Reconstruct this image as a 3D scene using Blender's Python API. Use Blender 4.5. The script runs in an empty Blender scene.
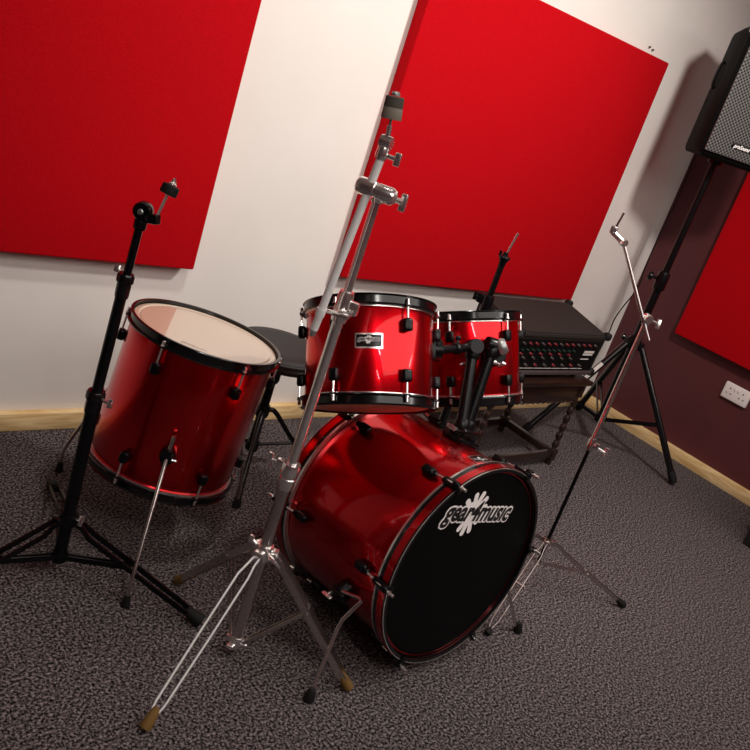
import bpy, bmesh, math, random
from mathutils import Vector, Matrix
random.seed(7)
S = bpy.context.scene
COL = S.collection
PI = math.pi
V = Vector

# ------------------------------------------------------------------ materials
def mat(name, color, rough=.5, metal=0., coat=0., coat_rough=.05, spec=.5, ior=1.5, sheen=0.):
    m = bpy.data.materials.new(name); m.use_nodes = True
    b = m.node_tree.nodes['Principled BSDF']
    b.inputs['Base Color'].default_value = (*color, 1)
    b.inputs['Roughness'].default_value = rough
    b.inputs['Metallic'].default_value = metal
    b.inputs['Coat Weight'].default_value = coat
    b.inputs['Coat Roughness'].default_value = coat_rough
    b.inputs['Specular IOR Level'].default_value = spec
    b.inputs['IOR'].default_value = ior
    b.inputs['Sheen Weight'].default_value = sheen
    return m, m.node_tree, b

def noise_color(nt, b, c1, c2, scale, detail=4, lo=.35, hi=.65, stretch=(1, 1, 1), distortion=0.):
    n = nt.nodes
    tc = n.new('ShaderNodeTexCoord'); mp = n.new('ShaderNodeMapping')
    mp.inputs['Scale'].default_value = stretch
    nz = n.new('ShaderNodeTexNoise')
    nz.inputs['Scale'].default_value = scale; nz.inputs['Detail'].default_value = detail
    nz.inputs['Distortion'].default_value = distortion
    cr = n.new('ShaderNodeValToRGB')
    cr.color_ramp.elements[0].position = lo; cr.color_ramp.elements[1].position = hi
    cr.color_ramp.elements[0].color = (*c1, 1); cr.color_ramp.elements[1].color = (*c2, 1)
    l = nt.links
    l.new(tc.outputs['Object'], mp.inputs['Vector']); l.new(mp.outputs['Vector'], nz.inputs['Vector'])
    l.new(nz.outputs['Fac'], cr.inputs['Fac']); l.new(cr.outputs['Color'], b.inputs['Base Color'])
    return nz, mp, cr

def add_bump(nt, b, src, strength, dist):
    bp = nt.nodes.new('ShaderNodeBump')
    bp.inputs['Strength'].default_value = strength; bp.inputs['Distance'].default_value = dist
    nt.links.new(src, bp.inputs['Height']); nt.links.new(bp.outputs['Normal'], b.inputs['Normal'])

M = {}
m, nt, b = mat('white_paint', (.80, .75, .70), .75); M['white'] = m
nz, _, _ = noise_color(nt, b, (.78, .73, .68), (.82, .77, .72), 2.5, 3); add_bump(nt, b, nz.outputs['Fac'], .05, .01)
m, nt, b = mat('maroon_paint', (.085, .014, .018), .6); M['maroon'] = m
nz, _, _ = noise_color(nt, b, (.075, .013, .016), (.092, .016, .019), 3, 3); add_bump(nt, b, nz.outputs['Fac'], .05, .01)
m, nt, b = mat('ceiling_paint', (.75, .72, .68), .9); M['ceiling'] = m
# carpet: grey-brown heather pile
m, nt, b = mat('carpet', (.05, .045, .045), 1., spec=.1); M['carpet'] = m
nz, mp, cr = noise_color(nt, b, (.0015, .001, .0012), (.31, .26, .26), 140, 9, .465, .615)
nz.inputs['Roughness'].default_value = .78
nz2 = nt.nodes.new('ShaderNodeTexNoise'); nz2.inputs['Scale'].default_value = 600; nz2.inputs['Detail'].default_value = 2
nt.links.new(mp.outputs['Vector'], nz2.inputs['Vector'])
ad = nt.nodes.new('ShaderNodeMath'); ad.operation = 'ADD'
nt.links.new(nz.outputs['Fac'], ad.inputs[0]); nt.links.new(nz2.outputs['Fac'], ad.inputs[1])
add_bump(nt, b, ad.outputs[0], .25, .003)
# red felt
m, nt, b = mat('red_felt', (.62, .002, .006), .95, spec=.1, sheen=.0); M['felt'] = m
nz, _, _ = noise_color(nt, b, (.42, .0011, .0042), (.50, .0016, .0065), 220, 3); add_bump(nt, b, nz.outputs['Fac'], .3, .002)
# pine skirting with knots
m, nt, b = mat('pine', (.62, .40, .17), .55); M['pine'] = m
nz, mp, cr = noise_color(nt, b, (.66, .40, .15), (.92, .70, .38), 5, 5, .3, .7, (1.5, 1.5, 16), .6)
vo = nt.nodes.new('ShaderNodeTexVoronoi'); vo.inputs['Scale'].default_value = 5.5
mp2 = nt.nodes.new('ShaderNodeMapping'); mp2.inputs['Scale'].default_value = (1, 1, 1.7)
tc = [n for n in nt.nodes if n.type == 'TEX_COORD'][0]
nt.links.new(tc.outputs['Object'], mp2.inputs['Vector']); nt.links.new(mp2.outputs['Vector'], vo.inputs['Vector'])
kr = nt.nodes.new('ShaderNodeValToRGB'); kr.color_ramp.elements[0].position = .035; kr.color_ramp.elements[1].position = .075
kr.color_ramp.elements[0].color = (.13, .06, .025, 1); kr.color_ramp.elements[1].color = (1, 1, 1, 1)
mx = nt.nodes.new('ShaderNodeMix'); mx.data_type = 'RGBA'; mx.blend_type = 'MULTIPLY'; mx.inputs[0].default_value = 1
nt.links.new(vo.outputs['Distance'], kr.inputs['Fac'])
nt.links.new(cr.outputs['Color'], mx.inputs[6]); nt.links.new(kr.outputs['Color'], mx.inputs[7])
nt.links.new(mx.outputs[2], b.inputs['Base Color'])
# candy red drum wrap
m, nt, b = mat('red_lacquer', (.62, .0008, .0065), .24, metal=.95, coat=.5, coat_rough=.02); M['lacquer'] = m
m, nt, b = mat('dark_wood', (.05, .02, .012), .35, coat=.3, coat_rough=.25); M['dark_wood'] = m
noise_color(nt, b, (.007, .0025, .002), (.028, .010, .005), 9, 4, .3, .7, (1, 9, 9), .4)
M['black'] = mat('black_metal', (.003, .003, .0035), .27, spec=.26)[0]
M['black_gloss'] = mat('black_gloss', (.004, .004, .0045), .16, spec=.5)[0]
M['rubber'] = mat('black_rubber', (.007, .0065, .0065), .7, spec=.25)[0]
M['amber'] = mat('aged_rubber', (.16, .085, .022), .75, spec=.25)[0]
M['chrome'] = mat('chrome', (.93, .90, .88), .20, metal=.94)[0]
M['dull_chrome'] = mat('dull_chrome', (.62, .57, .55), .26, metal=1.)[0]
M['satin'] = mat('satin_aluminium', (.86, .84, .82), .35, metal=.0)[0]
M['silver'] = mat('silver_edge', (.90, .87, .84), .22, metal=.92)[0]
M['pewter'] = mat('pewter', (.40, .41, .40), .4, metal=.8)[0]
m, nt, b = mat('felt_grey', (.10, .09, .075), 1., spec=.1); M['felt_dark'] = m
m, nt, b = mat('felt_tan', (.24, .21, .17), 1., spec=.1); M['felt_light'] = m
M['head'] = mat('coated_head', (.74, .59, .44), .35, coat=1., coat_rough=.02, spec=.6)[0]
b = M['head'].node_tree.nodes['Principled BSDF']; b.inputs['Coat IOR'].default_value = 2.3; b.inputs['Transmission Weight'].default_value = .15
M['head_clear'] = mat('tan_head', (.92, .66, .46), .5, spec=.25)[0]
M['head_clear'].node_tree.nodes['Principled BSDF'].inputs['Transmission Weight'].default_value = .45
M['bare_wood'] = mat('bare_wood', (.70, .52, .34), .7)[0]
M['head_black'] = mat('black_head', (.002, .002, .002), .6, spec=.10)[0]
m, nt, b = mat('vinyl', (.020, .018, .0175), .55, spec=.35); M['vinyl'] = m
n1 = nt.nodes.new('ShaderNodeTexNoise'); n1.inputs['Scale'].default_value = 260; add_bump(nt, b, n1.outputs['Fac'], .25, .002)
m, nt, b = mat('amp_covering', (.03, .026, .022), .8, spec=.3); M['amp_cover'] = m
noise_color(nt, b, (.011, .0085, .007), (.027, .020, .016), 300, 2)
M['cab_black'] = mat('cab_black', (.003, .003, .003), .6, spec=.07)[0]
M['panel_black'] = mat('panel_black', (.004, .0035, .004), .6, spec=.1)[0]
M['knob_red'] = mat('knob_red', (.16, .012, .016), .4)[0]
M['knob_grey'] = mat('knob_grey', (.06, .045, .045), .4)[0]
M['knob_green'] = mat('knob_green', (.008, .030, .018), .4)[0]
M['print_light'] = mat('print_light', (.55, .50, .47), .6)[0]
M['logo_white'] = mat('logo_white', (.95, .88, .86), .6)[0]
M['logo_black'] = mat('logo_black', (.006, .005, .005), .5)[0]
M['print_dark'] = mat('print_dark', (.05, .04, .035), .6)[0]
M['socket'] = mat('white_plastic', (.80, .74, .71), .35)[0]
M['hole'] = mat('dark_hole', (.006, .005, .005), .6)[0]
m, nt, b = mat('steel_grille', (.16, .15, .14), .5, metal=.3); M['grille'] = m
# perforated steel: hexagonally staggered holes, bump + colour from a dot lattice in the grille's own plane
tc = nt.nodes.new('ShaderNodeTexCoord'); vo = nt.nodes.new('ShaderNodeTexVoronoi')
vo.inputs['Scale'].default_value = 82; vo.inputs['Randomness'].default_value = 0
mp = nt.nodes.new('ShaderNodeMapping'); mp.inputs['Rotation'].default_value = (0, PI/4, 0); mp.inputs['Scale'].default_value = (1, .0, 1)
nt.links.new(tc.outputs['Object'], mp.inputs['Vector']); nt.links.new(mp.outputs['Vector'], vo.inputs['Vector'])
cr = nt.nodes.new('ShaderNodeValToRGB'); cr.color_ramp.elements[0].position = .36; cr.color_ramp.elements[1].position = .44
cr.color_ramp.elements[0].color = (.003, .003, .003, 1); cr.color_ramp.elements[1].color = (.15, .14, .13, 1)
nt.links.new(vo.outputs['Distance'], cr.inputs['Fac']); nt.links.new(cr.outputs['Color'], b.inputs['Base Color'])

# ------------------------------------------------------------------ mesh helpers
def frame(axis, hint=None):
    a = V(axis).normalized()
    h = V(hint) if hint is not None else (V((0, 0, 1)) if abs(a.z) < .9 else V((1, 0, 0)))
    u = h - a * h.dot(a); u.normalize()
    return u, a.cross(u), a

def ring_faces(bm, A, B):
    n = len(A)
    for i in range(n):
        try: bm.faces.new((A[i], A[(i+1) % n], B[(i+1) % n], B[i]))
        except ValueError: pass

def sweep(bm, pts, sec, hint=None, caps=True, scales=None):
    """sec: list of 2D (u,v) points; pts: polyline in world space; mitred corners."""
    pts = [V(p) for p in pts]; rings = []
    t0 = (pts[1]-pts[0]).normalized()
    u, v, a = frame(t0, hint)
    for i, p in enumerate(pts):
        if i == 0: t = (pts[1]-pts[0]).normalized()
        elif i == len(pts)-1: t = (pts[-1]-pts[-2]).normalized()
        else:
            t = ((pts[i]-pts[i-1]).normalized() + (pts[i+1]-pts[i]).normalized())
            t = t.normalized() if t.length > 1e-6 else (pts[i]-pts[i-1]).normalized()
        u = (u - t*u.dot(t)).normalized(); v = t.cross(u)
        k = scales[i] if scales else 1.
        rings.append([bm.verts.new(p + u*(s*k) + v*(w*k)) for s, w in sec])
    for A, B in zip(rings, rings[1:]): ring_faces(bm, A, B)
    if caps:
        bm.faces.new(list(reversed(rings[0]))); bm.faces.new(rings[-1])
    return bm

def circle(r, n=14): return [(r*math.cos(2*PI*i/n), r*math.sin(2*PI*i/n)) for i in range(n)]
def rect(w, t):
    return [(-w/2, -t/2), (w/2, -t/2), (w/2, t/2), (-w/2, t/2)]
def tube(bm, pts, r, n=14, scales=None): return sweep(bm, pts, circle(r, n), None, True, scales)
def strap(bm, pts, w, t, hint): return sweep(bm, pts, rect(w, t), hint)

def smooth_path(pts, k=6):
    """Catmull-Rom through the points."""
    pts = [V(p) for p in pts]; P = [pts[0]*2-pts[1]] + pts + [pts[-1]*2-pts[-2]]; out = []
    for i in range(1, len(P)-2):
        for j in range(k):
            t = j/k
            out.append(.5*((2*P[i]) + (P[i+1]-P[i-1])*t + (2*P[i-1]-5*P[i]+4*P[i+1]-P[i+2])*t*t + (3*P[i]-P[i-1]-3*P[i+1]+P[i+2])*t**3))
    return out + [pts[-1]]

def lathe(bm, prof, C, axis, n=48, hint=None, closed=False, span=None):
    """prof: (r, h) with h along axis from C."""
    u, v, a = frame(axis, hint); C = V(C); rings = []
    for r, h in prof:
        if r < 1e-6: rings.append([bm.verts.new(C + a*h)])
        else: rings.append([bm.verts.new(C + a*h + (u*math.cos(2*PI*i/n) + v*math.sin(2*PI*i/n))*r) for i in range(n)])
    pairs = list(zip(rings, rings[1:]))
    if closed: pairs.append((rings[-1], rings[0]))
    for A, B in pairs:
        if len(A) == 1 and len(B) == 1: continue
        if len(A) == 1:
            for i in range(n): bm.faces.new((A[0], B[(i+1) % n], B[i]))
        elif len(B) == 1:
            for i in range(n): bm.faces.new((A[i], A[(i+1) % n], B[0]))
        else: ring_faces(bm, A, B)
    return bm

def box(bm, C, size, X=(1, 0, 0), Z=(0, 0, 1), bevel=0., seg=2):
    """box centred at C, local x along X, local z near Z."""
    x = V(X).normalized(); z = (V(Z) - x*V(Z).dot(x)).normalized(); y = z.cross(x)
    R = Matrix((x, y, z)).transposed().to_4x4(); R.translation = V(C)
    r = bmesh.ops.create_cube(bm, size=1, matrix=R @ Matrix.Diagonal((*size, 1)))
    if bevel:
        es = list({e for v in r['verts'] for e in v.link_edges})
        bmesh.ops.bevel(bm, geom=es, offset=bevel, segments=seg, affect='EDGES', profile=.5, clamp_overlap=True)
    return bm

def ball(bm, C, r, sx=1, n=12):
    bmesh.ops.create_uvsphere(bm, u_segments=n, v_segments=n//2+2, radius=r, matrix=Matrix.Translation(V(C)))
    return bm

def B(): return bmesh.new()

def obj(name, bm, material, parent=None, label=None, smooth=35, recalc=True):
    org = V((0, 0, 0))
    q = parent
    while q is not None: org = org + q.location; q = q.parent
    if recalc: bmesh.ops.recalc_face_normals(bm, faces=bm.faces[:])
    me = bpy.data.meshes.new(name)
    for v in bm.verts: v.co -= org
    bm.to_mesh(me); bm.free()
    me.polygons.foreach_set('use_smooth', [True]*len(me.polygons))
    me.set_sharp_from_angle(angle=math.radians(smooth))
    o = bpy.data.objects.new(name, me); COL.objects.link(o)
    for k in (material if isinstance(material, (list, tuple)) else [material]): me.materials.append(M[k])
    if parent is not None: o.parent = parent
    if label: o['label'] = label
    return o

def thing(name, loc, label, cat, group=None):
    o = bpy.data.objects.new(name, None); COL.objects.link(o); o.location = loc
    o.empty_display_size = .05
    o['label'] = label; o['category'] = cat
    if group: o['group'] = group
    return o
def tag(o, label, cat, group=None):
    o['label'] = label; o['category'] = cat
    if group: o['group'] = group
    return o
def struct(name, bm, material, parent=None):
    o = obj(name, bm, material, parent)
    if parent is None: o['kind'] = 'structure'
    return o

def recenter(o, loc):
    """move a single-mesh thing's origin without moving its shape"""
    loc = V(loc); d = loc - o.location
    o.data.transform(Matrix.Translation(-d)); o.location = loc
    return o

# ------------------------------------------------------------------ the room
XL, YF, H = -6.2, -4.8, 2.6
struct('floor', box(B(), (XL/2, YF/2, -.05), (-XL+.2, -YF+.2, .1)), 'carpet')
struct('ceiling', box(B(), (XL/2, YF/2, H+.05), (-XL+.2, -YF+.2, .1)), 'ceiling')
struct('wall_back', box(B(), (XL/2, .05, H/2), (-XL+.2, .1, H)), 'white')
struct('wall_right', box(B(), (.05, YF/2, H/2), (.1, -YF, H)), 'maroon')
struct('wall_left', box(B(), (XL-.05, YF/2, H/2), (.1, -YF, H)), 'maroon')
struct('wall_front', box(B(), (XL/2, YF-.05, H/2), (-XL+.2, .1, H)), 'maroon')
BT, BH = .030, .063
struct('baseboard_back', box(B(), (XL/2, -BT/2, BH/2), (-XL, BT, BH), bevel=.003), 'pine')
struct('baseboard_right', box(B(), (-BT/2, (YF-BT)/2, BH/2), (-YF-BT, BT, BH), X=(0, 1, 0), bevel=.003), 'pine')

# red felt-covered acoustic panels
def panel(C, size, X, label):
    o = obj('acoustic_panel', box(B(), C, size, X=X, bevel=.006, seg=3), 'felt')
    recenter(o, C)
    return tag(o, label, 'wall panel', 'red felt acoustic wall panels')
PT = .0576
panel((-2.8155-.76, -PT/2-.0005, .611+.594), (1.52, PT-.001, 1.188), (1, 0, 0), 'red felt wall panel at the left, on the white wall behind the floor tom')
panel(((-2.1736-.6341)/2, -PT/2-.0005, (.6369+1.8252)/2), (1.5395, PT-.001, 1.188), (1, 0, 0), 'red felt panel on the white wall in the middle, above the two red toms')
panel((-PT/2-.0005, -.3506-.76, .6132+.594), (1.52, PT-.001, 1.188), (0, 1, 0), 'red felt panel on the dark maroon wall, above the power socket')

# two small fixings left in the wall above the middle panel
for x, zz, lab in ((-.757, 1.858, 'left one of two tiny dark fixings in the white wall over the middle red panel'),
                   (-.726, 1.853, 'right one of two tiny dark fixings in the white wall over the middle red panel')):
    bm = lathe(B(), [(0, .012), (.003, .012), (.005, .009), (.005, .0075), (.0025, .0065), (.0025, .0)], (x, 0, zz), (0, -1, 0), 10)
    o = obj('wall_screw', bm, 'print_dark'); recenter(o, (x, 0, zz)); tag(o, lab, 'screw', 'fixings in the white wall')

# double power socket on the right wall
t = thing('power_socket', (0, -.777, .466), 'white double power socket on the maroon wall below the red panel', 'socket')
obj('back_plate', box(B(), (-.010, -.777, .466), (.143, .020, .086), X=(0, 1, 0), bevel=.006, seg=3), 'socket', t)
for dy in (-.036, .036):
    y = -.777+dy
    for p, sz in (((y, .482), (.005, .009)), ((y-.011, .455), (.008, .005)), ((y+.011, .455), (.008, .005))):
        obj('pin_hole', box(B(), (-.0203, p[0], p[1]), (sz[0], .0006, sz[1]), X=(0, 1, 0)), 'hole', t, 'dark pin hole')
    obj('rocker_switch', box(B(), (-.0215, -.777+dy*.28, .487), (.010, .004, .018), X=(0, 1, 0), bevel=.001), 'socket', t)

# ------------------------------------------------------------------ logo (words with a splat behind)
def text_mesh(body, size, shear, offset, res=3):
    cu = bpy.data.curves.new('t', 'FONT'); cu.body = body; cu.size = size; cu.shear = shear; cu.offset = offset
    cu.resolution_u = res; cu.fill_mode = 'FRONT'; cu.space_character = .98
    ob = bpy.data.objects.new('t', cu); COL.objects.link(ob)
    dg = bpy.context.evaluated_depsgraph_get(); dg.update()
    me = bpy.data.meshes.new_from_object(ob.evaluated_get(dg))
    vs = [v.co.copy() for v in me.vertices]; fs = [tuple(p.vertices) for p in me.polygons]
    bpy.data.objects.remove(ob); bpy.data.curves.remove(cu); bpy.data.meshes.remove(me)
    return vs, fs
def put(bm, vs, fs, fn):
    nv = [bm.verts.new(fn(v.x, v.y)) for v in vs]
    for f in fs:
        try: bm.faces.new([nv[i] for i in f])
        except ValueError: pass
def capsule2d(p0, p1, r, n=8):
    p0, p1 = V(p0), V(p1); d = (p1-p0).normalized(); a0 = math.atan2(d.y, d.x); pts = []
    for i in range(n+1): a = a0-PI/2+PI*i/n; pts.append(V((p1.x+r*1.15*math.cos(a), p1.y+r*1.15*math.sin(a), 0)))
    for i in range(n+1): a = a0+PI/2+PI*i/n; pts.append(V((p0.x+r*math.cos(a), p0.y+r*math.sin(a), 0)))
    return pts
def logo(name, W, plane, parent, splat_c=(-.06, .11), sc=1., lift=.0006):
    """word mark of width W centred on the origin; plane(x, y, lift) -> world point"""
    size = W*.205
    vs, fs = text_mesh('gear4mus\u0131c', size, .28, 0)
    x0 = min(v.x for v in vs); x1 = max(v.x for v in vs); k = W*.94/(x1-x0)
    size *= k
    vw, fw = text_mesh('gear4mus\u0131c', size, .28, size*.022, 2)
    vb, fb = text_mesh('gear4mus\u0131c', size, .28, size*.030)
    cx = (min(v.x for v in vb)+max(v.x for v in vb))/2
    vsq = lambda y: y*1.24
    bm = B()
    for i in range(12):
        an = 2*PI*i/12
        put(bm, vw, fw, lambda x, y, an=an, i=i: plane(x-cx + size*.085*math.cos(an), vsq(y) + size*.085*math.sin(an), lift*(.75+.02*i)))
    # splat: round body with stubby fingers of unequal length
    c = V((splat_c[0]*W, splat_c[1]*W, 0)); R0 = W*.120*sc
    pts = [c + V((R0*math.cos(2*PI*i/32), R0*math.sin(2*PI*i/32), 0)) for i in range(32)]
    put(bm, pts, [tuple(range(32))], lambda x, y: plane(x, y, lift*.55))
    for i, (deg, L) in enumerate(((22, 1.55), (48, 1.75), (74, 1.8), (103, 1.62), (140, 1.6), (170, 1.3), (205, 1.2), (238, 1.72), (262, 1.85), (290, 1.7), (322, 1.3), (350, 1.2))):
        a = math.radians(deg); d = V((math.cos(a), math.sin(a), 0))
        P = capsule2d(c + d*R0*.6, c + d*R0*(.1 + L*.80), W*.024*sc)
        put(bm, P, [tuple(range(len(P)))], lambda x, y, i=i: plane(x, y, lift*(.2+.02*i)))
    o = obj(name, bm, 'logo_white', parent, 'white word mark gear4music with a white splat behind it')
    bm = B(); put(bm, vb, fb, lambda x, y: plane(x-cx, vsq(y), lift*1.9))
    obj('lettering', bm, 'logo_black', o, 'black letters gear4music')
    return o

# ------------------------------------------------------------------ drums
def drum_frame(tx, ty):
    a = V((tx, ty, 1)).normalized(); u = V((0, 1, 0)).cross(a).normalized(); return a, u, a.cross(u)

def hoop_profile(R, up=1):
    p = [(R+.003, -.026), (R+.0125, -.026), (R+.0135, -.022), (R+.0065, -.0195), (R+.0065, -.003), (R+.0100, .0000), (R+.0090, .0018), (R+.002, .0015), (R+.0025, -.004), (R+.003, -.016)]
    return [(r, h*up) for r, h in p]

def lug_on(t, P, n, a, toward, rodlen, k=1.):
    """black lug block at surface point P (normal n); rod runs along a*toward to the hoop"""
    bm = box(B(), P + n*.010*k, (.024*k, .020*k, .031*k), X=a.cross(n), Z=a, bevel=.0055*k, seg=3)
    lathe(bm, [(.0055*k, -.010*k), (.0065*k, -.002), (.0060*k, .000), (0, .001)], P + n*.012*k + a*toward*.016*k, a*toward, 12)
    lg = obj('lug', bm, 'black', t)
    s = P + n*.0125*k + a*toward*.012; e = P + n*.0125*k + a*toward*(rodlen)
    bm = tube(B(), [s, e], .0031, 8)
    lathe(bm, [(0, .0), (.0062, 0), (.0062, .003), (.0042, .004), (.0042, .014), (.003, .0155), (0, .0155)], e - a*toward*.004, a*toward, 10)
    obj('tension_rod', bm, 'chrome', lg, 'chrome tension rod')
    bm = box(B(), P + n*.010 + a*toward*(rodlen-.006), (.017, .014, .006), X=a.cross(n), Z=a, bevel=.0015)
    obj('hoop_ear', bm, 'black', lg)

def drum(name, C, tx, ty, R, depth, label, group, lug0, nl=6, head='head', lugoff=.07, badge=None, bottom_head='head_clear'):
    C = V(C); a, u, v = drum_frame(tx, ty)
    t = thing(name, C - a*depth, label, 'drum', group)
    Dn = depth
    bm = lathe(B(), [(R-.007, -.012), (R-.002, -.0105), (R, -.016), (R, -Dn+.016), (R-.002, -Dn+.0105), (R-.007, -Dn+.012)], C, a, 96, u, closed=True)
    obj('shell', bm, 'lacquer', t, smooth=50)
    obj('shell_lining', lathe(B(), [(R-.0072, -.013), (R-.0072, -Dn+.013), (R-.0085, -Dn+.013), (R-.0085, -.013)], C, a, 64, u, closed=True), 'bare_wood', t, 'pale bare wood inside of the shell')
    for up, nm in ((1, 'hoop'), (-1, 'hoop')):
        c = C if up == 1 else C - a*Dn
        obj(nm, lathe(B(), hoop_profile(R, up), c, a, 96, u, closed=True), 'black_gloss', t, 'black steel hoop')
        bm = lathe(B(), [(R+.0035, -.022*up), (R+.0045, -.022*up), (R+.0045, -.0290*up), (R+.0008, -.0290*up), (R+.0008, -.025*up)], c, a, 96, u, closed=True)
        obj('head_rim', bm, 'silver', t, 'thin silver rim of the head')
    obj('drumhead', lathe(B(), [(0, -.0075), (R*.80, -.0075), (R*.86, -.0075), (R*.905, -.0075), (R*.915, -.0095), (R*.935, -.0070), (R*.96, -.0072), (R-.002, -.0080), (R+.0015, -.012), (R+.0022, -.024), (R+.0005, -.024), (R-.001, -.0135), (R-.004, -.0095), (0, -.0095)], C, a, 96, u), head, t, 'cream drumhead')
    c2 = C - a*Dn
    obj('bottom_head', lathe(B(), [(0, .0015), (R*.90, .0015), (R*.93, .003), (R-.002, .0060), (R+.0015, .012), (R+.0022, .026), (R+.0005, .026), (R-.001, .013), (R-.004, .0085), (0, .0045)], c2, a, 96, u), bottom_head, t, 'tan lower drumhead')
    for k in range(nl):
        th = math.radians(lug0 + 360*k/nl); n = u*math.cos(th) + v*math.sin(th)
        lug_on(t, C - a*lugoff + n*R, n, a, 1, lugoff-.018)
        lug_on(t, C - a*(Dn-lugoff) + n*R, n, a, -1, lugoff-.018)
    if badge:
        th0, h0, w, hh = badge
        def pl(x, y, lift):
            th = math.radians(th0) + x/R
            return C - a*(h0 - y) + (u*math.cos(th) + v*math.sin(th))*(R + .0006 + lift)
        def patch(w, hh, l0, l1):
            bm = B(); N = 10
            def row(y, l): return [bm.verts.new(pl(-w/2 + w*i/N, y, l)) for i in range(N+1)]
            A, Bq, Cq, D = row(-hh/2, l0), row(-hh/2, l1), row(hh/2, l1), row(hh/2, l0)
            for p, q in ((A, Bq), (Bq, Cq), (Cq, D)):
                for i in range(N): bm.faces.new((p[i], p[i+1], q[i+1], q[i]))
            for i in (0, N): bm.faces.new((A[i], Bq[i], Cq[i], D[i]))
            return bm
        bd = obj('badge', patch(w, hh, -.0005, .0012), 'silver', t, 'silver edged badge')
        obj('badge_face', patch(w-.007, hh-.007, .0008, .0016), 'black', bd, 'black badge face')
        logo('badge_logo', w*.82, lambda x, y, l: pl(x, y, .0018 + l*.5), t, splat_c=(-.02, .05), sc=.9)
    return t, a, u, v, C

GT = 'red toms of the kit'
TOM1 = drum('rack_tom', (-2.8534, -.9534, .8641), .1075, .5989, .161, .2613, 'larger tilted red tom with a gear4music badge, beside the drum stool', GT, 196-60, badge=(224, .112, .066, .036))
TOM2 = drum('rack_tom', (-2.3957, -.8812, .8381), -.0436, .4942, .1545, .266, 'smaller tilted red tom in front of the black mixer amplifier', GT, 206-60)
FT = drum('floor_tom', (-3.0644, -.5941, .6236), .108, .0078, .203, .43, 'deep red floor tom with cream head standing on three chrome legs', GT, 209-60, lugoff=.085)
# floor tom: small print on the head, legs, vent
t, a, u, v, C = FT
vs, fs = text_mesh('gear4music', .016, .2, .0)
wx = max(p.x for p in vs)
def hp(x, y):
    th = math.radians(227) + (x-wx/2)/.165
    return C - a*.0070 + (u*math.cos(th) + v*math.sin(th))*(.160 - y)
bm = B(); put(bm, vs, fs, hp); obj('head_print', bm, 'print_dark', t, 'small dark maker print at the edge of the head')
def tom_leg(deg, foot, hb=.295, top=.245):
    th = math.radians(deg); n = u*math.cos(th) + v*math.sin(th)
    P = C - a*hb + n*.203
    br = obj('leg_bracket', box(lathe(B(), [(.0, .030), (.012, .030), (.019, .024), (.021, .012), (.021, 0), (0, 0)], P, n, 20), P + n*.022, (.020, .018, .048), X=a.cross(n), Z=a, bevel=.004), 'black', t)
    wn = lathe(B(), [(.0, 0), (.005, 0), (.005, .016), (.0, .016)], P + n*.024, a.cross(n), 10)
    box(wn, P + n*.024 + a.cross(n)*.020, (.028, .005, .011), X=(a*.35 + n).normalized(), Z=a.cross(n), bevel=.002)
    obj('wing_bolt', wn, 'chrome', br, 'chrome wing bolt')
    foot = V(foot); q = P + n*.026
    up = q + (q - foot).normalized()*.02 + a*(hb-top)*.9
    dn = q - a*.06 + n*.012
    knee = foot + (V((0, 0, 1))*.085) + (V((foot.x, foot.y, 0)) - V((q.x, q.y, 0)))*-.04
    lg = obj('leg', tube(B(), smooth_path([up, q, q*.55 + knee*.45 + n*.004, knee, foot + V((0, 0, .02))], 5), .0052, 12), 'dull_chrome', t, 'thin chrome leg rod')
    d = (foot + V((0, 0, .02)) - knee).normalized()
    obj('rubber_foot', lathe(B(), [(0, -.014), (.007, -.014), (.009, -.005), (.0125, .014), (.0125, .019), (0, .0195)], foot + V((0, 0, .0195)), V((0, 0, -1)), 16), 'rubber', lg, 'black rubber foot')
tom_leg(237.5, (-3.3177, -.9258, 0))
tom_leg(357.5, (-2.776, -.575, 0))
tom_leg(117.5, (-3.246, -.283, 0))

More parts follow.
